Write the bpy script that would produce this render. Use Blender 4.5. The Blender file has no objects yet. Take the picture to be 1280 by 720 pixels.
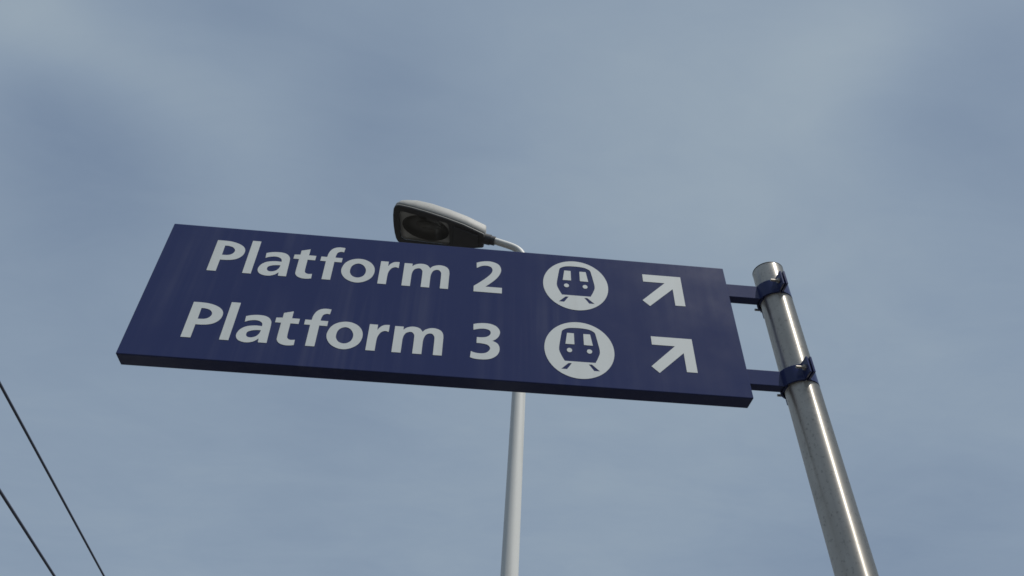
import bpy, bmesh, math, random
from mathutils import Vector, Matrix

random.seed(7)
sc = bpy.context.scene
COL = sc.collection
PI = math.pi

# ------------------------------------------------------------------ helpers
def link(o, parent=None):
    COL.objects.link(o)
    if parent is not None:
        o.parent = parent
    return o

def mesh_obj(name, bm, mat, parent=None, smooth=None, normals=True):
    """One bmesh -> one object; smooth = angle in degrees below which edges are smooth."""
    if normals:
        bmesh.ops.recalc_face_normals(bm, faces=bm.faces)
    if smooth is not None:
        for f in bm.faces:
            f.smooth = True
        a = math.radians(smooth)
        for e in bm.edges:
            e.smooth = not (len(e.link_faces) == 2 and e.calc_face_angle(0) > a)
    me = bpy.data.meshes.new(name)
    bm.to_mesh(me)
    bm.free()
    me.materials.append(mat)
    return link(bpy.data.objects.new(name, me), parent)

def empty(name, loc, label=None, cat=None, group=None):
    o = bpy.data.objects.new(name, None)
    o.location = loc
    o.empty_display_size = 0.2
    link(o)
    tag(o, label, cat, group)
    return o

def tag(o, label=None, cat=None, group=None, kind=None):
    for k, v in (('label', label), ('category', cat), ('group', group), ('kind', kind)):
        if v:
            o[k] = v

def add_box(bm, x0, x1, y0, y1, z0, z1, bevel=0.0, seg=2):
    vs = [bm.verts.new((x, y, z)) for x in (x0, x1) for y in (y0, y1) for z in (z0, z1)]
    q = [(0, 1, 3, 2), (4, 6, 7, 5), (0, 4, 5, 1), (2, 3, 7, 6), (0, 2, 6, 4), (1, 5, 7, 3)]
    fs = [bm.faces.new([vs[i] for i in f]) for f in q]
    if bevel:
        es = list({e for f in fs for e in f.edges})
        bmesh.ops.bevel(bm, geom=es, offset=bevel, segments=seg, profile=0.5, affect='EDGES')

def add_lathe(bm, prof, n=64, centre=(0, 0), closed=False):
    """prof: list of (r, z) turned about the z axis."""
    rings = []
    for r, z in prof:
        rings.append([bm.verts.new((centre[0] + r * math.cos(2 * PI * i / n),
                                    centre[1] + r * math.sin(2 * PI * i / n), z)) for i in range(n)])
    pairs = list(zip(rings, rings[1:])) + ([(rings[-1], rings[0])] if closed else [])
    for a, b in pairs:
        for i in range(n):
            bm.faces.new((a[i], a[(i + 1) % n], b[(i + 1) % n], b[i]))
    return rings

def add_tube(bm, pts, rad, n=24, caps=True):
    pts = [Vector(p) for p in pts]
    rad = rad if isinstance(rad, (list, tuple)) else [rad] * len(pts)
    rings = []
    ref = None
    for i, p in enumerate(pts):
        t = (pts[min(i + 1, len(pts) - 1)] - pts[max(i - 1, 0)]).normalized()
        if ref is None:
            ref = t.orthogonal().normalized()
        ref = (ref - t * ref.dot(t)).normalized()
        b = t.cross(ref)
        rings.append([bm.verts.new(p + rad[i] * (math.cos(2 * PI * k / n) * ref + math.sin(2 * PI * k / n) * b)) for k in range(n)])
    for a, b in zip(rings, rings[1:]):
        for k in range(n):
            bm.faces.new((a[k], a[(k + 1) % n], b[(k + 1) % n], b[k]))
    if caps:
        bm.faces.new(rings[0])
        bm.faces.new(rings[-1])

def catmull(pts, per=6):
    """Closed outline of (x, z, corner) points: rounded between corners, sharp at corners."""
    n = len(pts)
    out = []
    for i in range(n):
        p1, p2 = pts[i], pts[(i + 1) % n]
        if p1[2] and p2[2]:
            out.append((p1[0], p1[1]))
            continue
        p0 = p1 if p1[2] else pts[i - 1]
        p3 = p2 if p2[2] else pts[(i + 2) % n]
        if p1[2]:
            p0 = (2 * p1[0] - p2[0], 2 * p1[1] - p2[1])
            p0 = ((p0[0] + p1[0]) / 2, (p0[1] + p1[1]) / 2)
        if p2[2]:
            p3 = (2 * p2[0] - p1[0], 2 * p2[1] - p1[1])
            p3 = ((p3[0] + p2[0]) / 2, (p3[1] + p2[1]) / 2)
        for k in range(per):
            t = k / per
            f = lambda a, b, c, d: 0.5 * (2 * b + (c - a) * t + (2 * a - 5 * b + 4 * c - d) * t * t + (3 * b - a - 3 * c + d) * t ** 3)
            out.append((f(p0[0], p1[0], p2[0], p3[0]), f(p0[1], p1[1], p2[1], p3[1])))
    return out

def flat_shape(name, outlines, thick, mat, parent):
    """Cut-vinyl shape: closed outlines (holes by even-odd) in the x-z plane, thick in -y."""
    cu = bpy.data.curves.new(name, 'CURVE')
    cu.dimensions = '2D'
    cu.fill_mode = 'BOTH'
    cu.extrude = thick / 2
    for ol in outlines:
        sp = cu.splines.new('POLY')
        sp.points.add(len(ol) - 1)
        for q, (x, z) in zip(sp.points, ol):
            q.co = (x, z, 0, 1)
        sp.use_cyclic_u = True
    tmp = bpy.data.objects.new('tmp', cu)
    COL.objects.link(tmp)
    dg = bpy.context.evaluated_depsgraph_get()
    me = bpy.data.meshes.new_from_object(tmp.evaluated_get(dg))
    bpy.data.objects.remove(tmp)
    bpy.data.curves.remove(cu)
    me.transform(Matrix.Rotation(PI / 2, 4, 'X'))
    me.name = name
    me.materials.clear()
    me.materials.append(mat)
    return link(bpy.data.objects.new(name, me), parent)

# ------------------------------------------------------------------ materials
def new_mat(name):
    m = bpy.data.materials.new(name)
    m.use_nodes = True
    nt = m.node_tree
    return m, nt, nt.nodes['Principled BSDF']

def N(nt, t, **kw):
    n = nt.nodes.new(t)
    for k, v in kw.items():
        if k in n.inputs.keys() if hasattr(n.inputs, 'keys') else False:
            n.inputs[k].default_value = v
        else:
            setattr(n, k, v)
    return n

def noise(nt, scale, detail=4, rough=0.5, stretch=(1, 1, 1), coord='Object', dist=0.0):
    tc = nt.nodes.new('ShaderNodeTexCoord')
    mp = nt.nodes.new('ShaderNodeMapping')
    mp.inputs['Scale'].default_value = stretch
    nz = nt.nodes.new('ShaderNodeTexNoise')
    nz.inputs['Scale'].default_value = scale
    nz.inputs['Detail'].default_value = detail
    nz.inputs['Roughness'].default_value = rough
    nz.inputs['Distortion'].default_value = dist
    nt.links.new(tc.outputs[coord], mp.inputs['Vector'])
    nt.links.new(mp.outputs['Vector'], nz.inputs['Vector'])
    return nz.outputs['Fac']

def ramp(nt, fac, stops):
    r = nt.nodes.new('ShaderNodeValToRGB')
    el = r.color_ramp.elements
    while len(el) < len(stops):
        el.new(0.5)
    for e, (p, c) in zip(el, stops):
        e.position = p
        e.color = (*c, 1) if len(c) == 3 else c
    nt.links.new(fac, r.inputs['Fac'])
    return r.outputs['Color']

def mixc(nt, fac, a, b, mode='MIX'):
    m = nt.nodes.new('ShaderNodeMix')
    m.data_type = 'RGBA'
    m.blend_type = mode
    for sock, v in ((m.inputs[0], fac), (m.inputs[6], a), (m.inputs[7], b)):
        if isinstance(v, (int, float)):
            sock.default_value = v
        elif isinstance(v, tuple):
            sock.default_value = (*v, 1)
        else:
            nt.links.new(v, sock)
    return m.outputs[2]

def math_n(nt, op, a, b=None, c=None, clamp=False):
    m = nt.nodes.new('ShaderNodeMath')
    m.operation = op
    m.use_clamp = clamp
    for i, v in enumerate((a, b, c)):
        if v is None:
            continue
        if isinstance(v, (int, float)):
            m.inputs[i].default_value = v
        else:
            nt.links.new(v, m.inputs[i])
    return m.outputs[0]

def g3(v):
    return (v, v, v)

def bump(nt, bsdf, fac, strength, dist):
    b = nt.nodes.new('ShaderNodeBump')
    b.inputs['Strength'].default_value = strength
    b.inputs['Distance'].default_value = dist
    nt.links.new(fac, b.inputs['Height'])
    nt.links.new(b.outputs['Normal'], bsdf.inputs['Normal'])

# navy powder coat of the sign, with rain streaks running down the face
def navy_paint(name, streaks):
    m, nt, b = new_mat(name)
    base = mixc(nt, noise(nt, 3.0, 5, 0.6), (0.0235, 0.032, 0.101), (0.030, 0.040, 0.116))
    if streaks:
        s1 = ramp(nt, noise(nt, 26, 3, 0.55, (1, 1, 0.035)), [(0.44, g3(0)), (0.72, g3(1))])
        s2 = ramp(nt, noise(nt, 3.2, 3, 0.5, (1, 1, 0.9)), [(0.40, g3(0)), (0.70, g3(1))])
        f = math_n(nt, 'MULTIPLY', s1, s2)
        f = math_n(nt, 'MULTIPLY', f, 0.55)
        base = mixc(nt, f, base, (0.085, 0.094, 0.160))
        sp = ramp(nt, noise(nt, 210, 2, 0.5), [(0.74, g3(0)), (0.79, g3(1))])
        base = mixc(nt, math_n(nt, 'MULTIPLY', sp, 0.22), base, (0.25, 0.25, 0.27))
    nt.links.new(base, b.inputs['Base Color'])
    rg = ramp(nt, noise(nt, 9, 4, 0.6), [(0.3, g3(0.19)), (0.75, g3(0.26))])
    nt.links.new(rg, b.inputs['Roughness'])
    b.inputs['Specular IOR Level'].default_value = 0.28
    bump(nt, b, noise(nt, 420, 2), 0.05, 0.0006)
    return m

M_panel = navy_paint('navy sign face', True)
M_navy = navy_paint('navy bracket paint', False)

# off-white reflective sheeting
M_vinyl, nt, b = new_mat('pale grey sheeting')
c = mixc(nt, noise(nt, 11, 4, 0.6), (0.56, 0.60, 0.595), (0.62, 0.66, 0.655))
sp = ramp(nt, noise(nt, 160, 2, 0.5), [(0.70, g3(0)), (0.80, g3(1))])
c = mixc(nt, math_n(nt, 'MULTIPLY', sp, 0.25), c, (0.33, 0.33, 0.31))
c = mixc(nt, math_n(nt, 'MULTIPLY', ramp(nt, noise(nt, 24, 3, 0.5, (1, 1, 0.05)), [(0.5, g3(0)), (0.75, g3(1))]), 0.30), c, (0.47, 0.49, 0.465))
nt.links.new(c, b.inputs['Base Color'])
b.inputs['Roughness'].default_value = 0.55
b.inputs['Specular IOR Level'].default_value = 0.3

# brushed stainless steel tube, brushed round its axis
M_steel, nt, b = new_mat('brushed stainless tube')
b.inputs['Metallic'].default_value = 1.0
c = mixc(nt, noise(nt, 18, 5, 0.65, (1, 1, 0.4)), (0.57, 0.54, 0.485), (0.71, 0.68, 0.62))
sp = ramp(nt, noise(nt, 130, 3, 0.6), [(0.56, g3(0)), (0.74, g3(1))])
c = mixc(nt, math_n(nt, 'MULTIPLY', sp, 0.55), c, (0.27, 0.25, 0.22))
sp2 = ramp(nt, noise(nt, 9, 5, 0.7, (1, 1, 0.5)), [(0.52, g3(0)), (0.66, g3(1))])
c = mixc(nt, math_n(nt, 'MULTIPLY', sp2, 0.35), c, (0.33, 0.31, 0.27))
st = ramp(nt, noise(nt, 60, 2, 0.5, (1, 1, 0.03)), [(0.5, g3(0)), (0.8, g3(1))])
c = mixc(nt, math_n(nt, 'MULTIPLY', st, 0.25), c, (0.36, 0.34, 0.31))
nt.links.new(c, b.inputs['Base Color'])
rg = ramp(nt, noise(nt, 30, 4, 0.6), [(0.3, g3(0.34)), (0.75, g3(0.39))])
nt.links.new(rg, b.inputs['Roughness'])
b.inputs['Anisotropic'].default_value = 1.0
b.inputs['Anisotropic Rotation'].default_value = 0.25
tg = nt.nodes.new('ShaderNodeTangent')
tg.direction_type = 'RADIAL'
tg.axis = 'Z'
nt.links.new(tg.outputs['Tangent'], b.inputs['Tangent'])
# half of the finish is a finer, sharper brushing: a thin glint inside a broad soft sheen
b2 = nt.nodes.new('ShaderNodeBsdfPrincipled')
b2.inputs['Metallic'].default_value = 1.0
b2.inputs['Roughness'].default_value = 0.62
b2.inputs['Anisotropic'].default_value = 0.9
b2.inputs['Anisotropic Rotation'].default_value = 0.25
nt.links.new(c, b2.inputs['Base Color'])
nt.links.new(tg.outputs['Tangent'], b2.inputs['Tangent'])
ms = nt.nodes.new('ShaderNodeMixShader')
wear = ramp(nt, noise(nt, 22, 5, 0.7, (1, 1, 0.25)), [(0.30, g3(0.52)), (0.70, g3(0.74))])
nt.links.new(wear, ms.inputs['Fac'])
nt.links.new(b.outputs[0], ms.inputs[1])
nt.links.new(b2.outputs[0], ms.inputs[2])
nt.links.new(ms.outputs[0], nt.nodes['Material Output'].inputs['Surface'])

M_bolt, nt, b = new_mat('dull zinc bolt')
b.inputs['Metallic'].default_value = 0.9
nt.links.new(mixc(nt, noise(nt, 300, 3), (0.38, 0.34, 0.28), (0.55, 0.52, 0.47)), b.inputs['Base Color'])
b.inputs['Roughness'].default_value = 0.6

M_cap, nt, b = new_mat('black plastic')
nt.links.new(mixc(nt, noise(nt, 60, 3), (0.025, 0.027, 0.03), (0.045, 0.046, 0.05)), b.inputs['Base Color'])
b.inputs['Roughness'].default_value = 0.6

# weathered off-white paint of the lamp post
M_post, nt, b = new_mat('off-white post paint')
c = mixc(nt, noise(nt, 2.5, 5, 0.6, (1, 1, 0.3)), (0.58, 0.595, 0.57), (0.66, 0.67, 0.645))
st = ramp(nt, noise(nt, 30, 4, 0.6, (1, 1, 0.04)), [(0.5, g3(0)), (0.78, g3(1))])
c = mixc(nt, math_n(nt, 'MULTIPLY', st, 0.35), c, (0.36, 0.355, 0.32))
nt.links.new(c, b.inputs['Base Color'])
b.inputs['Roughness'].default_value = 0.5
bump(nt, b, noise(nt, 40, 3), 0.08, 0.002)

# grey lamp housing with grime
M_house, nt, b = new_mat('weathered grey housing')
c = mixc(nt, noise(nt, 6, 5, 0.65), (0.32, 0.325, 0.31), (0.42, 0.425, 0.405))
gr = ramp(nt, noise(nt, 38, 5, 0.7), [(0.56, g3(0)), (0.72, g3(1))])
c = mixc(nt, math_n(nt, 'MULTIPLY', gr, 0.55), c, (0.17, 0.165, 0.14))
nt.links.new(c, b.inputs['Base Color'])
b.inputs['Roughness'].default_value = 0.6
bump(nt, b, noise(nt, 90, 3), 0.1, 0.001)

M_under, nt, b = new_mat('dark grey lamp frame')
nt.links.new(mixc(nt, noise(nt, 12, 5, 0.65), (0.035, 0.036, 0.04), (0.065, 0.065, 0.067)), b.inputs['Base Color'])
b.inputs['Roughness'].default_value = 0.55

M_reflect, nt, b = new_mat('dusty lamp reflector')
nt.links.new(mixc(nt, noise(nt, 9, 5, 0.65), (0.62, 0.62, 0.60), (0.74, 0.74, 0.72)), b.inputs['Base Color'])
b.inputs['Metallic'].default_value = 0.0
b.inputs['Roughness'].default_value = 0.45

M_bowl, nt, b = new_mat('shade-toned reflector bowl')
nt.links.new(mixc(nt, noise(nt, 9, 5, 0.65), (0.09, 0.09, 0.09), (0.15, 0.15, 0.145)), b.inputs['Base Color'])  # shade inside the bowl is put into this dark base colour
b.inputs['Metallic'].default_value = 0.8
b.inputs['Roughness'].default_value = 0.4

M_bulb, nt, b = new_mat('unlit bulb glass')
b.inputs['Base Color'].default_value = (0.16, 0.16, 0.155, 1)
b.inputs['Roughness'].default_value = 0.15

M_glass, nt, b = new_mat('lamp glass')
out = nt.nodes['Material Output']
tr = nt.nodes.new('ShaderNodeBsdfTransparent')
tr.inputs['Color'].default_value = (0.95, 0.95, 0.94, 1)
gl = nt.nodes.new('ShaderNodeBsdfGlossy')
gl.inputs['Roughness'].default_value = 0.08
fr = nt.nodes.new('ShaderNodeFresnel')
fr.inputs['IOR'].default_value = 1.5
df = nt.nodes.new('ShaderNodeBsdfDiffuse')
df.inputs['Color'].default_value = (0.35, 0.34, 0.31, 1)
mx0 = nt.nodes.new('ShaderNodeMixShader')
dirt = ramp(nt, noise(nt, 14, 4, 0.6), [(0.35, g3(0.03)), (0.75, g3(0.10))])
nt.links.new(dirt, mx0.inputs['Fac'])
nt.links.new(tr.outputs[0], mx0.inputs[1])
nt.links.new(df.outputs[0], mx0.inputs[2])
mx = nt.nodes.new('ShaderNodeMixShader')
nt.links.new(fr.outputs[0], mx.inputs['Fac'])
nt.links.new(mx0.outputs[0], mx.inputs[1])
nt.links.new(gl.outputs[0], mx.inputs[2])
nt.links.new(mx.outputs[0], out.inputs['Surface'])

M_wire, nt, b = new_mat('weathered dark cable')
nt.links.new(mixc(nt, noise(nt, 5, 3), (0.065, 0.072, 0.10), (0.09, 0.10, 0.13)), b.inputs['Base Color'])
b.inputs['Roughness'].default_value = 0.6
b.inputs['Specular IOR Level'].default_value = 0.3

M_ground, nt, b = new_mat('gravel and soil')
c = mixc(nt, noise(nt, 0.15, 6, 0.6), (0.055, 0.055, 0.045), (0.10, 0.09, 0.075))
nt.links.new(mixc(nt, noise(nt, 25, 4, 0.7), c, (0.08, 0.075, 0.07)), b.inputs['Base Color'])
b.inputs['Roughness'].default_value = 0.9
M_asphalt, nt, b = new_mat('platform asphalt')
c = mixc(nt, noise(nt, 1.2, 6, 0.6), (0.038, 0.038, 0.040), (0.062, 0.061, 0.060))
nt.links.new(c, b.inputs['Base Color'])
b.inputs['Roughness'].default_value = 0.85
bump(nt, b, noise(nt, 120, 3), 0.4, 0.004)
M_edge, nt, b = new_mat('platform edge paint')
nt.links.new(mixc(nt, noise(nt, 14, 5, 0.7), (0.55, 0.55, 0.52), (0.72, 0.72, 0.70)), b.inputs['Base Color'])

# ------------------------------------------------------------------ setting (below the frame)
bm = bmesh.new()
R = 1500
vs = [bm.verts.new((x, y, -0.95)) for x, y in ((-R, -R), (R, -R), (R, R), (-R, R))]
bm.faces.new(vs)
tag(mesh_obj('ground', bm, M_ground), kind='structure')
bm = bmesh.new()
add_box(bm, -1.9, 5.2, -60, 90, -0.949, 0.0)
tag(mesh_obj('platform', bm, M_asphalt), kind='structure')
bm = bmesh.new()
add_box(bm, -1.82, -1.72, -59.9, 89.9, 0.001, 0.005)
tag(mesh_obj('platform_marking', bm, M_edge), kind='structure')

# ------------------------------------------------------------------ the direction sign
S = 0.45                 # height of the panel
Z0 = 2.69                # its lower edge above the platform
W, D = 1.5568, 0.0466    # its width and depth
PX, PY, PR = 1.7039, 0.0225, 0.0437   # the steel pole

sign = empty('platform_sign', (PX, PY, 0.0),
             'long navy sign reading Platform 2 and Platform 3, clamped to a stainless steel pole',
             'sign')
inv = Matrix.Translation((-PX, -PY, 0))

def at_sign(o, x=0.0, y=0.0, z=0.0):
    """place a part given in world coordinates under the sign's empty"""
    o.location = (x - PX, y - PY, z)
    return o

bm = bmesh.new()
add_box(bm, 0, W, 0, D, 0, S, 0.0022, 3)
panel = at_sign(mesh_obj('panel', bm, M_panel, sign), 0, 0, Z0)

c, n = 1, 0
GLYPHS = {
 'P': [[(.2937,.3890,c),(.3375,.3890,n),(.3799,.3855,n),(.4257,.3712,n),(.4567,.3502,n),(.4711,.3261,n),(.4725,.296,n),(.4625,.2688,n),(.441,.2476,n),(.4124,.2361,n),(.3779,.2315,n),(.3470,.2310,c),(.3470,.1385,c),(.2937,.1385,c)],
       [(.3470,.3486,c),(.3676,.3480,n),(.3951,.3399,n),(.4123,.3203,n),(.4131,.2991,n),(.4,.2809,n),(.3796,.2725,n),(.3470,.2706,c)]],
 'l': [[(.4988,.4070,c),(.5487,.4070,c),(.5487,.1385,c),(.4988,.1385,c)]],
 'a': [[(.6010,.3140,c),(.6036,.2740,c),(.6264,.2851,n),(.6568,.2907,n),(.6818,.2863,n),(.6990,.2722,n),(.7036,.2514,c),(.6658,.2526,n),(.6228,.2435,n),(.5941,.2223,n),(.5811,.1935,n),(.5823,.1674,n),(.598,.1455,n),(.6275,.1338,n),(.6585,.1340,n),(.6848,.1452,n),(.7046,.1655,c),(.7066,.1385,c),(.7530,.1385,c),(.7510,.1933,n),(.7483,.2717,n),(.7403,.2983,n),(.7223,.3176,n),(.6933,.3276,n),(.6572,.3283,n),(.626,.3230,n)],
       [(.7036,.2230,c),(.7001,.2001,n),(.686,.1787,n),(.6638,.1685,n),(.6429,.1707,n),(.632,.1847,n),(.6346,.2044,n),(.6564,.2171,n),(.68,.2218,n)]],
 't': [[(.8012,.3572,c),(.8524,.3741,c),(.8524,.3230,c),(.8960,.3230,c),(.8960,.2860,c),(.8510,.2860,c),(.8520,.1981,n),(.8594,.1789,n),(.8712,.1719,n),(.8835,.1713,n),(.8980,.1738,c),(.8997,.1377,c),(.8772,.1328,n),(.8457,.1334,n),(.8185,.1444,n),(.8032,.1632,n),(.8002,.1862,n),(.8000,.2860,c),(.7667,.2860,c),(.7667,.3200,c),(.8012,.3230,c)]],
 'f': [[(.9603,.1385,c),(.9603,.2860,c),(.9268,.2860,c),(.9268,.3215,c),(.9620,.3215,c),(.966,.3551,n),(.9787,.3863,n),(.999,.4039,n),(1.026,.4110,n),(1.0580,.4087,c),(1.0556,.3720,c),(1.0374,.3740,n),(1.0203,.3648,n),(1.0135,.3457,n),(1.0112,.3215,c),(1.0546,.3215,c),(1.0546,.2860,c),(1.0108,.2860,c),(1.0108,.1385,c)]],
 'o': [[(1.0625,.2208,n),(1.0660,.2556,n),(1.0795,.2881,n),(1.1059,.3126,n),(1.1439,.3262,n),(1.1838,.3250,n),(1.2203,.3087,n),(1.2459,.2818,n),(1.2580,.250,n),(1.2580,.2145,n),(1.245,.1781,n),(1.2144,.1487,n),(1.1757,.1342,n),(1.1375,.1372,n),(1.0998,.1559,n),(1.0741,.1857,n)],
       [(1.1141,.2228,n),(1.1171,.2545,n),(1.1327,.2781,n),(1.1591,.2880,n),(1.1872,.2757,n),(1.2058,.2453,n),(1.2070,.2128,n),(1.1943,.1867,n),(1.1667,.1732,n),(1.1379,.1801,n),(1.1211,.199,n)]],
 'r': [[(1.2880,.3230,c),(1.3340,.3230,c),(1.3344,.2850,c),(1.3486,.3078,n),(1.3701,.3238,n),(1.3999,.3272,c),(1.3995,.2770,c),(1.3777,.2820,n),(1.3561,.2690,n),(1.3420,.2378,n),(1.3388,.2064,c),(1.3388,.1385,c),(1.2880,.1385,c)]],
 'm': [[(1.4310,.3230,c),(1.4796,.3230,c),(1.4796,.3001,c),(1.4937,.3150,n),(1.5162,.3255,n),(1.5444,.3276,n),(1.5713,.3180,n),(1.589,.2955,c),(1.6025,.3125,n),(1.6299,.3255,n),(1.6582,.3270,n),(1.6876,.3158,n),(1.7035,.2943,n),(1.7085,.2647,n),(1.7085,.2528,c),(1.7085,.1385,c),(1.6592,.1385,c),(1.6594,.2482,n),(1.6550,.2717,n),(1.6426,.2863,n),(1.6238,.2862,n),(1.6084,.2744,n),(1.5989,.2496,n),(1.5960,.2244,c),(1.5960,.1385,c),(1.5452,.1385,c),(1.5455,.2494,n),(1.5420,.2730,n),(1.5294,.2876,n),(1.513,.2875,n),(1.4954,.2770,n),(1.4851,.2556,n),(1.4815,.2316,c),(1.4815,.1385,c),(1.4310,.1385,c)]],
 '3': [[(1.8740,.3805,c),(1.8977,.3880,n),(1.9362,.3930,n),(1.975,.3899,n),(2.0095,.3725,n),(2.0281,.3405,n),(2.0232,.3064,n),(2.0068,.2822,n),(1.9871,.2680,c),(2.0126,.2544,n),(2.0265,.2317,n),(2.0283,.1994,n),(2.015,.1678,n),(1.9876,.1450,n),(1.9554,.1346,n),(1.9183,.1324,n),(1.888,.1350,n),(1.8655,.1422,c),(1.8683,.1848,c),(1.8931,.1759,n),(1.9305,.1742,n),(1.9582,.1843,n),(1.9743,.2058,n),(1.9723,.2248,n),(1.9563,.2388,n),(1.9277,.2445,n),(1.8974,.2459,c),(1.8974,.2873,c),(1.926,.2878,n),(1.9543,.2948,n),(1.9714,.3106,n),(1.9751,.3293,n),(1.9649,.345,n),(1.9388,.3520,n),(1.9091,.3490,n),(1.8755,.3388,c)]],
 '2': [[(1.8700,.3745,c),(1.8967,.3865,n),(1.938,.3948,n),(1.9747,.3905,n),(2.0086,.3713,n),(2.0235,.3346,n),(2.0187,.2980,n),(1.9977,.2555,n),(1.9657,.2162,n),(1.9315,.1812,c),(2.0321,.1812,c),(2.0321,.1366,c),(1.8615,.1366,c),(1.8608,.1807,c),(1.8938,.2115,n),(1.9329,.2522,n),(1.9613,.2903,n),(1.9711,.3209,n),(1.9611,.3464,n),(1.9342,.3560,n),(1.9034,.3509,n),(1.8732,.3312,c)]],
}
TX = 2.4867
def mir(half):
    return half + [(2 * TX - x, z, k) for x, z, k in reversed(half)]
TRAIN = mir([(2.4600,.4085,n),(2.4212,.4022,n),(2.3938,.3868,c),(2.3880,.3755,c),(2.3770,.311,n),(2.3688,.2463,n),(2.3795,.206,n),(2.3986,.1648,c)])
WIN = [(2.4190,.3680,c),(2.4590,.3675,c),(2.4590,.2872,c),(2.4070,.2865,c)]
RAIL = [(2.4204,.1515,c),(2.4386,.1515,c),(2.4100,.1080,c),(2.3770,.1085,c)]
ARROW = [(2.9166,.3905,c),(3.1617,.3905,c),(3.1617,.1485,c),(3.0990,.1485,c),(3.0990,.2830,c),(2.9390,.1290,c),(2.8966,.1720,c),(3.0534,.3290,c),(2.9166,.3290,c)]
flip = lambda L: [(2 * TX - x, z, k) for x, z, k in L]
disc = lambda x, z, r, k=96: [(x + r * math.cos(2 * PI * i / k), z + r * math.sin(2 * PI * i / k)) for i in range(k)]

def scaled(ol, dz):
    return [(x * S, (z + dz) * S) for x, z in ol]

FRONT = -0.0004
for text, dz, name, lab in (('Platform', 0.4964, 'lettering', 'upper word Platform in pale grey'), ('2', 0.4964, 'numeral', 'pale grey number 2'),
                            ('Platform', 0.0, 'lettering', 'lower word Platform in pale grey'), ('3', 0.0, 'numeral', 'pale grey number 3')):
    ols = [scaled(catmull(g), dz) for ch in text for g in GLYPHS[ch]]
    o = flat_shape(name, ols, 0.0005, M_vinyl, panel)
    o.location = (0, FRONT, 0)
    tag(o, lab)
for dz in (0.4978, 0.0):
    ols = [disc(2.4865, 0.2509, 0.2020), catmull(TRAIN), catmull(WIN), catmull(flip(WIN)), catmull(RAIL), catmull(flip(RAIL)),
           disc(2.4288, .2432, .0152, 32), disc(2 * TX - 2.4288, .2432, .0152, 32)]
    o = flat_shape('train_pictogram', [scaled(a, dz) for a in ols], 0.0005, M_vinyl, panel)
    o.location = (0, FRONT, 0)
    o = flat_shape('arrow', [scaled(catmull(ARROW), dz - 0.0012)], 0.0005, M_vinyl, panel)
    o.location = (0, FRONT, 0)

# the stainless pole with its end cap
ZT = Z0 + 1.047 * S
bm = bmesh.new()
zs = [0.012 + (ZT - 0.0015 - 0.012) * i / 30 for i in range(31)]
add_lathe(bm, [(PR, z) for z in zs] + [(PR - 0.0012, ZT), (PR - 0.003, ZT), (PR - 0.003, ZT - 0.02)], 96)
pole = at_sign(mesh_obj('pole', bm, M_steel, sign, smooth=40), PX, PY, 0)
bm = bmesh.new()
add_lathe(bm, [(0.0001, ZT + 0.0045), (PR - 0.006, ZT + 0.0042), (PR - 0.0005, ZT + 0.0028), (PR + 0.0004, ZT + 0.0012), (PR + 0.0004, ZT + 0.0003), (PR - 0.0035, ZT + 0.0003)], 96)
cap = mesh_obj('end_cap', bm, M_cap, pole, smooth=40)
bm = bmesh.new()
add_box(bm, -0.12, 0.12, -0.12, 0.12, 0.0, 0.0118, 0.003)
at_sign(mesh_obj('base_plate', bm, M_steel, sign), PX, PY, 0)

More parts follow.
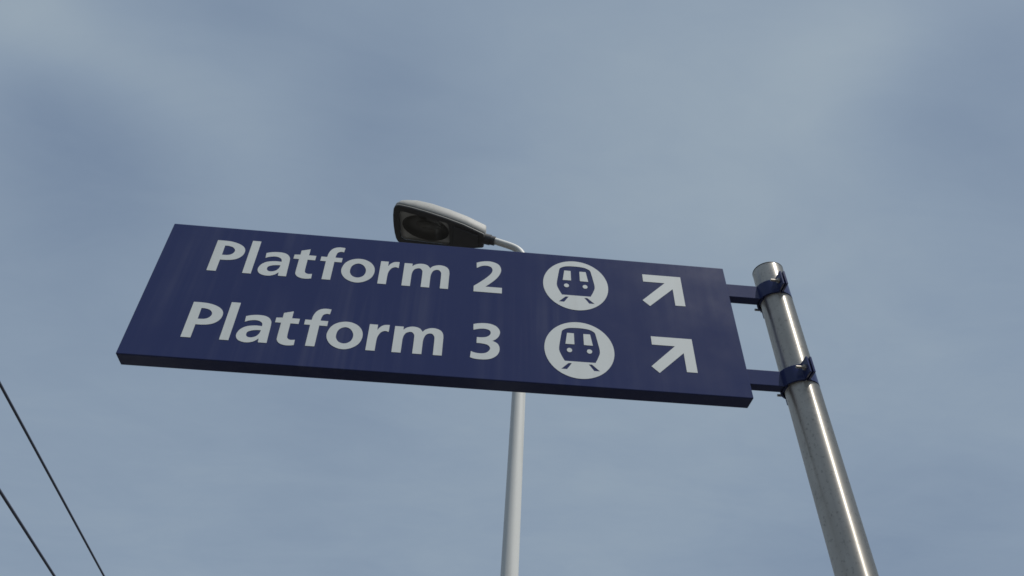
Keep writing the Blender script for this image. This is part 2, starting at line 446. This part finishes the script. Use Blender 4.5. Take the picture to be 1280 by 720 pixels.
# the two clamps that hold the panel
def make_clamp(zc):
    h = 0.0478
    RO, RI = PR + 0.0056, PR + 0.0003
    br = bpy.data.objects.new('bracket', None)
    link(br, sign)
    bm = bmesh.new()                         # flat hollow arm from the panel to the ring
    add_box(bm, W - 0.001 - PX, -RO + 0.012, 0.2 * D - PY, 0.8 * D - PY, -h / 2, h / 2, 0.0016, 2)
    arm = mesh_obj('bracket', bm, M_navy, sign)
    bpy.data.objects.remove(br)
    arm.location = (0, 0, zc)
    # half shells with a pair of ears front and back
    for side in (-1, 1):
        bm = bmesh.new()
        k = 40
        a0 = math.asin(0.0026 / RO)
        prof = []
        hb = h / 2 - 0.0006 * (side > 0)
        ang = [(-PI / 2 + a0) + (PI - 2 * a0) * i / k for i in range(k + 1)]
        pts_o = [(RO * math.cos(a), RO * math.sin(a)) for a in ang]
        pts_i = [(RI * math.cos(a), RI * math.sin(a)) for a in ang]
        e = 0.0052                            # ear plate thickness
        LE = 0.036                            # ear length in front
        LB = 0.022                            # and behind
        x0 = 0.0024
        ol = []
        ol += [(x0, -(RO + LE - 0.001)), (x0 + e, -(RO + LE - 0.001)), (x0 + e, -RO * 1.008 - 0.002)]
        ol += [(RO * math.cos(a), RO * math.sin(a)) for a in ang if RO * math.cos(a) > x0 + e + 0.003]
        ol += [(x0 + e, RO * 1.008 + 0.002), (x0 + e, RO + LB), (x0, RO + LB)]
        ol += [(max(x, x0), y) for x, y in reversed(pts_i)]
        lo = [bm.verts.new((x * side, y, -hb)) for x, y in ol]
        hi = [bm.verts.new((x * side, y, hb)) for x, y in ol]
        fl, fh = bm.faces.new(lo), bm.faces.new(hi)
        for i in range(len(ol)):
            j = (i + 1) % len(ol)
            bm.faces.new((lo[i], lo[j], hi[j], hi[i]))
        bmesh.ops.triangulate(bm, faces=[fl, fh])
        o = mesh_obj('clamp_half', bm, M_navy, arm, smooth=30)
        o.location = (-0.006, 0, 0)
        bv = o.modifiers.new('bevel', 'BEVEL')
        bv.width = 0.0009
        bv.segments = 2
        bv.limit_method = 'ANGLE'
        bv.angle_limit = math.radians(50)
    for sy in (-1, 1):
        bm = bmesh.new()
        y = sy * (RO + (0.019 if sy < 0 else 0.012))
        add_tube(bm, [(-0.032, y, 0), (0.011, y, 0)], 0.0035, 16)
        add_tube(bm, [(0.0078, y, 0), (0.0125, y, 0)], 0.0082, 6)
        add_tube(bm, [(-0.0128, y, 0), (-0.0078, y, 0)], 0.0082, 6)
        o = mesh_obj('bolt', bm, M_bolt, arm)
        o.location = (-0.006, 0, 0)
    return arm
make_clamp(Z0 + 0.831 * S)
make_clamp(Z0 + 0.1655 * S)

# ------------------------------------------------------------------ the lamp post
LY = 2.675
lamp = empty('lamp_post', (1.084, LY, 0), 'off-white lamp post with a grey street lamp head, rising behind the navy sign', 'lamp post')
LX = 1.084
def post_pt(z):
    return Vector((0.0355 * (z - 0.0) , 0, z))
bm = bmesh.new()
pz = [0.02 + (5.52 - 0.02) * i / 20 for i in range(21)]
pts = [post_pt(z) for z in pz] + [post_pt(5.55), post_pt(5.575)]
rad = [(0.127 - 0.0080 * z) / 2 for z in pz] + [0.036, 0.0315]
add_tube(bm, pts, rad, 48)
mesh_obj('post', bm, M_post, lamp, smooth=40)
bm = bmesh.new()
add_box(bm, -0.17, 0.17, -0.17, 0.17, 0, 0.02, 0.004)
mesh_obj('base_plate', bm, M_post, lamp)
# curved arm
TILT = math.radians(12)
P0 = Vector((0.993 - LX, 0.0, 5.911))
ctrl = [post_pt(5.57), post_pt(5.65), Vector((1.279 - LX, 0, 5.715)), Vector((1.262 - LX, 0, 5.772)), Vector((1.230 - LX, 0, 5.822)), Vector((1.180 - LX, 0, 5.855)), Vector((1.10 - LX, 0, 5.884)), Vector((1.025 - LX, 0, 5.908)), Vector((0.985 - LX, 0, 5.916))]
def smooth_path(P, per=6):
    out = []
    for i in range(len(P) - 1):
        p0, p1, p2, p3 = P[max(i - 1, 0)], P[i], P[i + 1], P[min(i + 2, len(P) - 1)]
        for k in range(per):
            t = k / per
            out.append(0.5 * (2 * p1 + (p2 - p0) * t + (2 * p0 - 5 * p1 + 4 * p2 - p3) * t * t + (3 * p1 - p0 - 3 * p2 + p3) * t ** 3))
    return out + [P[-1]]
bm = bmesh.new()
add_tube(bm, smooth_path(ctrl), 0.028, 32)
mesh_obj('lamp_arm', bm, M_post, lamp, smooth=40)

# lamp head in its own axes: u outward along the head, v towards the sign's front, w up
YAW = math.radians(3.0)
U = Vector((-math.cos(TILT) * math.cos(YAW), math.cos(TILT) * math.sin(YAW), math.sin(TILT)))
V = Vector((-math.sin(YAW), -math.cos(YAW), 0))
Wv = U.cross(V).normalized()
if Wv.z < 0:
    Wv = -Wv
def L(u, v, w):
    return P0 + U * u + V * v + Wv * w

HALF = [(0.035, 0.068), (0.045, 0.076), (0.20, 0.132), (0.35, 0.168), (0.50, 0.194), (0.62, 0.208), (0.70, 0.212), (0.735, 0.209), (0.758, 0.194), (0.772, 0.160), (0.780, 0.10), (0.783, 0.03)]
def outline(inset=0.0, su=0.0):
    """closed outline in (u, v), pulled in by inset (and by su at both ends)"""
    h = []
    for u, v in HALF:
        t = (u - 0.035) / (0.783 - 0.035)
        h.append((u + su * (1 - t) - (su + inset * 0.6) * t + inset * 0.6 * (1 - t), max(v - inset, 0.004) if v > 0.05 else v * (0.15 if inset > 0.1 else 1)))
    return h + [(u, -v) for u, v in reversed(h)]

def loft(bm, loops, cap0=True, cap1=True):
    rings = [[bm.verts.new(L(*p)) for p in lp] for lp in loops]
    k = len(rings[0])
    for a, b2 in zip(rings, rings[1:]):
        for i in range(k):
            bm.faces.new((a[i], a[(i + 1) % k], b2[(i + 1) % k], b2[i]))
    if cap0:
        bm.faces.new(rings[0])
    if cap1:
        bm.faces.new(rings[-1])
    return rings

def lp(inset, wf, su=0.0):
    return [(u, v, wf(u) if callable(wf) else wf) for u, v in outline(inset, su)]

WB = -0.030                                            # underside level
nose = lambda full: (lambda u: WB + 0.032 + (full - WB - 0.032) * (1 - max(0.0, (u - 0.50) / 0.283) ** 2.2 * 0.72))
bm = bmesh.new()                                       # canopy
loft(bm, [lp(0.006, WB + 0.0275), lp(0.002, WB + 0.032), lp(0.004, nose(0.045)), lp(0.012, nose(0.085)), lp(0.026, nose(0.108)), lp(0.050, nose(0.122)), lp(0.090, nose(0.128))], cap0=False)
head = mesh_obj('lamp_head', bm, M_house, lamp, smooth=50)
bm = bmesh.new()                                       # dark gasket between canopy and frame
loft(bm, [lp(0.011, WB + 0.019), lp(0.011, WB + 0.0276)], cap0=False, cap1=False)
mesh_obj('gasket', bm, M_cap, head)
bm = bmesh.new()                                       # pale hinged frame strip
loft(bm, [lp(0.003, WB + 0.0089), lp(0.0005, WB + 0.0105), lp(0.0005, WB + 0.0165), lp(0.004, WB + 0.0185)], cap0=False, cap1=False)
mesh_obj('frame_strip', bm, M_house, head, smooth=40)

# dark underside: a plate with the lamp opening cut in, walls, reflector, bulb, glass
def rounded(u0, u1, va, vb, r, k=6):
    """opening outline; half-width va at u0 to vb at u1, rounded corners"""
    cs = [(u0, -va), (u1, -vb), (u1, vb), (u0, va)]
    out = []
    for i, p in enumerate(cs):
        p = Vector(p); a = Vector(cs[i - 1]); b2 = Vector(cs[(i + 1) % 4])
        s = p + (a - p).normalized() * r
        e = p + (b2 - p).normalized() * r
        for j in range(k + 1):
            t = j / k
            out.append(((1 - t) ** 2 * s + 2 * t * (1 - t) * p + t * t * e))
    return [(q.x, q.y) for q in out]
OPEN = rounded(0.315, 0.728, 0.122, 0.160, 0.045)
def resample(P, step):
    out = []
    for a, b2 in zip(P, P[1:] + P[:1]):
        m = max(1, int(math.dist(a, b2) / step))
        out += [(a[0] + (b2[0] - a[0]) * t / m, a[1] + (b2[1] - a[1]) * t / m) for t in range(m)]
    return out
OPEN = resample(OPEN, 0.012)
def fill_between(bm, outer, inner, w):
    vo = [bm.verts.new(L(u, v, w)) for u, v in outer]
    vi = [bm.verts.new(L(u, v, w)) for u, v in inner]
    es = [bm.edges.new((A[i], A[(i + 1) % len(A)])) for A in (vo, vi) for i in range(len(A))]
    bmesh.ops.triangle_fill(bm, edges=es, use_beauty=True)
    return vo, vi
bm = bmesh.new()
vo, vi = fill_between(bm, outline(0.004), OPEN, WB)
ro = [bm.verts.new(L(u, v, WB + 0.0088)) for u, v in outline(0.001)]
for i in range(len(ro)):
    j = (i + 1) % len(ro)
    bm.faces.new((vo[i], vo[j], ro[j], ro[i]))
ri = [bm.verts.new(L(u, v, WB + 0.006)) for u, v in OPEN]
for i in range(len(ri)):
    j = (i + 1) % len(ri)
    bm.faces.new((vi[i], vi[j], ri[j], ri[i]))
mesh_obj('frame', bm, M_under, head)
bm = bmesh.new()                                       # gear-tray lid with a raised lip
lid = rounded(0.075, 0.285, 0.060, 0.108, 0.02)
lo = [bm.verts.new(L(u, v, WB - 0.0125)) for u, v in [(0.18 + (u - 0.18) * 0.94, v * 0.93) for u, v in lid]]
hi = [bm.verts.new(L(u, v, WB - 0.0004)) for u, v in lid]
bm.faces.new(lo)
for i in range(len(lo)):
    j = (i + 1) % len(lo)
    bm.faces.new((lo[i], lo[j], hi[j], hi[i]))
mesh_obj('gear_cover', bm, M_under, head, smooth=40)
bm = bmesh.new()                                       # reflector tray with an oval bowl
k = len(OPEN)
oc, ow, ov = 0.520, 0.194, 0.132
# order the oval by the opening's own angles so that the loft runs straight
opa = [math.atan2(v / 0.13, (u - oc) / 0.21) for u, v in OPEN]
tray = [(oc + (u - oc) * 0.985, v * 0.985, WB + 0.020) for u, v in OPEN]
def oval(s, w):
    return [(oc + ow * s * math.cos(a), ov * s * math.sin(a), w) for a in opa]
loft(bm, [[(u, v, WB + 0.0062) for u, v in OPEN], tray, oval(1.0, WB + 0.0215)], cap0=False, cap1=False)
mesh_obj('reflector_tray', bm, M_reflect, head, smooth=35)
bm = bmesh.new()
loft(bm, [oval(1.0, WB + 0.0216), oval(0.95, WB + 0.050), oval(0.78, WB + 0.085), oval(0.5, WB + 0.102), oval(0.2, WB + 0.108)], cap0=False, cap1=True)
mesh_obj('reflector', bm, M_bowl, head, smooth=35)
bm = bmesh.new()
bp = [(0.40, 0.011), (0.43, 0.013), (0.44, 0.022), (0.48, 0.029), (0.55, 0.030), (0.59, 0.024), (0.605, 0.012)]
add_tube(bm, [L(u, 0, WB + 0.062) for u, r in bp], [r for u, r in bp], 20)
mesh_obj('bulb', bm, M_bulb, head, smooth=60)
bm = bmesh.new()                                       # slightly bowed glass
g0 = [(u, v, WB + 0.0030) for u, v in OPEN]
sh = lambda s, w: [(oc + (u - oc) * s, v * s, w) for u, v in OPEN]
loft(bm, [g0, sh(0.93, WB - 0.006), sh(0.75, WB - 0.012), sh(0.4, WB - 0.016)], cap0=False)
bmesh.ops.recalc_face_normals(bm, faces=bm.faces)
if sum(fc.normal.dot(Wv) * fc.calc_area() for fc in bm.faces) > 0:
    bmesh.ops.reverse_faces(bm, faces=bm.faces)
mesh_obj('glass', bm, M_glass, head, smooth=60, normals=False)
bm = bmesh.new()                                       # rear spigot collar
add_tube(bm, [L(0.040, 0, 0.004), L(-0.012, 0, 0.0)], 0.043, 28)
add_tube(bm, [L(-0.0125, 0, 0.0), L(-0.05, 0, -0.002)], 0.037, 28)
mesh_obj('collar', bm, M_under, head, smooth=40)

# ------------------------------------------------------------------ overhead wires
def wire(p, q, rad, label):
    p, q = Vector(p), Vector(q)
    d = (q - p).normalized()
    a, b2 = p - d * 26, p + d * 62
    a = p + (a - p); mid = 40
    pts = [a.lerp(b2, i / mid) for i in range(mid + 1)]
    bm = bmesh.new()
    o = a.copy()
    add_tube(bm, [x - o for x in pts], rad, 12)
    w = mesh_obj('overhead_wire', bm, M_wire, smooth=60)
    w.location = o
    tag(w, label, 'wire', 'overhead wires')
wire((-2.892, 4.007, 5.119), (-3.267, 8.172, 5.119), 0.0112, 'taut dark overhead wire nearer the sign, higher of the two')
wire((-3.654, 5.992, 5.119), (-3.882, 8.257, 5.119), 0.0145, 'taut dark overhead wire cutting the bottom left corner, lower of the two')

# ------------------------------------------------------------------ camera
cam = bpy.data.cameras.new('camera')
cam.sensor_width = 36
cam.lens = 944.035 / 1280 * 36
cam.clip_start = 0.05
cam.clip_end = 5000
co = bpy.data.objects.new('camera', cam)
COL.objects.link(co)
r = Vector((0.99465072, -0.10241272, 0.01347493))
u = Vector((-0.07850514, -0.66469937, 0.74297489))
f = Vector((0.0671333, 0.74005837, 0.66918363))
mw = Matrix.Identity(4)
for i in range(3):
    mw[i][0], mw[i][1], mw[i][2] = r[i], u[i], -f[i]
mw.translation = Vector((0.80366, -1.52509, 1.61912))
co.matrix_world = mw
sc.camera = co

# ------------------------------------------------------------------ sun and sky
AZ, EL = math.radians(128), math.radians(57)       # azimuth clockwise from +y
sd = Vector((math.sin(AZ) * math.cos(EL), math.cos(AZ) * math.cos(EL), math.sin(EL)))
sun = bpy.data.lights.new('sun', 'SUN')
sun.energy = 3.3
sun.angle = math.radians(0.6)
sun.color = (1.0, 0.96, 0.90)
so = bpy.data.objects.new('sun', sun)
COL.objects.link(so)
so.rotation_euler = (-sd).to_track_quat('-Z', 'Y').to_euler()

wd = bpy.data.worlds.new('World')
sc.world = wd
wd.use_nodes = True
nt = wd.node_tree
bg = nt.nodes['Background']
bg.inputs['Strength'].default_value = 0.1
VEIL = 4.5
sky = nt.nodes.new('ShaderNodeTexSky')
sky.sky_type = 'NISHITA'
sky.sun_disc = False
sky.sun_elevation = EL
sky.sun_rotation = AZ
sky.air_density = 1.0
sky.dust_density = 1.5
tc = nt.nodes.new('ShaderNodeTexCoord')
dirn = tc.outputs['Generated']
def vdot(v):
    m = nt.nodes.new('ShaderNodeVectorMath')
    m.operation = 'DOT_PRODUCT'
    nt.links.new(dirn, m.inputs[0])
    m.inputs[1].default_value = v
    return m.outputs['Value']
# thin high cloud: denser and thinner patches at fixed directions of the sky,
# with wisps from noise on top; brighter towards the veiled sun
PATCHES = [   # direction, angular radius, density change
    ((-0.5032, 0.4422, 0.7425), 0.052, 0.26),
    ((-0.4668, 0.4694, 0.7495), 0.039, 0.18),
    ((-0.4235, 0.5030, 0.7534), 0.040, 0.15),
    ((-0.3717, 0.5401, 0.7551), 0.042, 0.13),
    ((-0.3144, 0.5760, 0.7546), 0.051, 0.11),
    ((-0.2473, 0.6094, 0.7533), 0.058, 0.07),
    ((-0.5011, 0.5037, 0.7037), 0.035, -0.16),
    ((-0.4597, 0.5370, 0.7073), 0.039, -0.17),
    ((-0.4137, 0.5747, 0.7061), 0.045, -0.17),
    ((-0.3627, 0.6163, 0.6990), 0.054, -0.14),
    ((-0.4697, 0.5954, 0.6518), 0.070, -0.16),
    ((-0.4326, 0.6511, 0.6237), 0.069, -0.12),
    ((-0.2927, 0.4631, 0.8366), 0.053, -0.20),
    ((-0.3352, 0.5057, 0.7950), 0.044, 0.03),
    ((-0.1274, 0.5385, 0.8330), 0.068, -0.17),
    ((-0.1216, 0.6270, 0.7695), 0.081, -0.14),
    ((-0.0268, 0.6566, 0.7537), 0.073, -0.06),
    ((-0.2584, 0.5390, 0.8017), 0.056, 0.05),
    ((0.1955, 0.4651, 0.8634), 0.144, 0.17),
    ((0.3708, 0.5838, 0.7223), 0.145, 0.20),
    ((0.4414, 0.3915, 0.8074), 0.051, 0.20),
    ((0.3991, 0.4561, 0.7954), 0.054, 0.15),
    ((0.3563, 0.5293, 0.7700), 0.067, 0.08),
    ((0.4957, 0.4491, 0.7433), 0.051, -0.12),
    ((0.5610, 0.4467, 0.6969), 0.081, -0.18),
    ((0.5696, 0.3768, 0.7305), 0.046, -0.12),
    ((0.6102, 0.4916, 0.6213), 0.087, -0.05),
    ((-0.1745, 0.8393, 0.5148), 0.079, -0.10),
    ((0.2726, 0.8257, 0.4938), 0.169, 0.16),
    ((0.5506, 0.6593, 0.5120), 0.137, 0.12),
    ((0.4353, 0.8310, 0.3462), 0.096, -0.18),
    ((0.5739, 0.7541, 0.3194), 0.093, -0.22),
    ((-0.2629, 0.8707, 0.4157), 0.109, 0.06),
    ((-0.4701, 0.7252, 0.5031), 0.074, 0.06),
    ((0.0027, 0.8864, 0.4628), 0.111, 0.07),
    ((-0.0852, 0.9319, 0.3526), 0.065, -0.08),
]
f = 0.46
for v, sg, a in PATCHES:
    e = math_n(nt, 'MULTIPLY_ADD', vdot(v), 1 / sg ** 2, -1 / sg ** 2)
    e = math_n(nt, 'EXPONENT', e)
    f = math_n(nt, 'MULTIPLY_ADD', e, a, f)
def sky_noise(scale, detail, rough, dist, stretch=(1, 1, 1), rot=(0, 0, 0)):
    mp = nt.nodes.new('ShaderNodeMapping')
    mp.inputs['Scale'].default_value = stretch
    mp.inputs['Rotation'].default_value = rot
    nz = nt.nodes.new('ShaderNodeTexNoise')
    nz.inputs['Scale'].default_value = scale
    nz.inputs['Detail'].default_value = detail
    nz.inputs['Roughness'].default_value = rough
    nz.inputs['Distortion'].default_value = dist
    nt.links.new(dirn, mp.inputs['Vector'])
    nt.links.new(mp.outputs['Vector'], nz.inputs['Vector'])
    return math_n(nt, 'SUBTRACT', nz.outputs['Fac'], 0.5)
# the cloud layer is flat: look its wisps up where the view ray meets it
sep = nt.nodes.new('ShaderNodeSeparateXYZ')
nt.links.new(dirn, sep.inputs[0])
up = math_n(nt, 'MAXIMUM', math_n(nt, 'ADD', sep.outputs['Z'], 0.12), 0.05)
cmb = nt.nodes.new('ShaderNodeCombineXYZ')
nt.links.new(math_n(nt, 'DIVIDE', sep.outputs['X'], up), cmb.inputs[0])
nt.links.new(math_n(nt, 'DIVIDE', sep.outputs['Y'], up), cmb.inputs[1])
dirn = cmb.outputs[0]
f = math_n(nt, 'MULTIPLY_ADD', sky_noise(1.7, 5, 0.5, 0.6, (0.8, 1.0, 1), (0, 0, 0.2)), 0.40, f)
f = math_n(nt, 'MULTIPLY_ADD', sky_noise(4.5, 7, 0.58, 0.8, (0.6, 1.0, 1), (0, 0, -0.35)), 0.36, f)
f = math_n(nt, 'MULTIPLY_ADD', sky_noise(13.0, 6, 0.6, 0.5, (0.6, 1.0, 1), (0, 0, 0.3)), 0.16, f, clamp=True)
dirn = tc.outputs['Generated']
K = 0.97
lin = lambda c: tuple(K * 10 * (((v / 255 + 0.055) / 1.055) ** 2.4) for v in c)
cl = ramp(nt, f, [(0.0, lin((122, 140, 164))), (0.5, lin((141, 158, 177))), (1.0, lin((160, 175, 187)))])
col = mixc(nt, 0.93, sky.outputs['Color'], cl)
# bright veil of cloud round the sun
v = math_n(nt, 'MULTIPLY_ADD', vdot(tuple(sd)), 16.0, -16.0)
v = math_n(nt, 'EXPONENT', v)
col = mixc(nt, v, col, (VEIL * 1.0, VEIL * 0.95, VEIL * 0.86), 'ADD')
nt.links.new(col, bg.inputs['Color'])

# ------------------------------------------------------------------ output
sc.render.engine = 'CYCLES'
sc.cycles.filter_width = 1.6
sc.view_settings.view_transform = 'Standard'
sc.view_settings.look = 'None'
sc.view_settings.exposure = 0.0
sc.view_settings.gamma = 1.0
sc.view_settings.use_curve_mapping = False
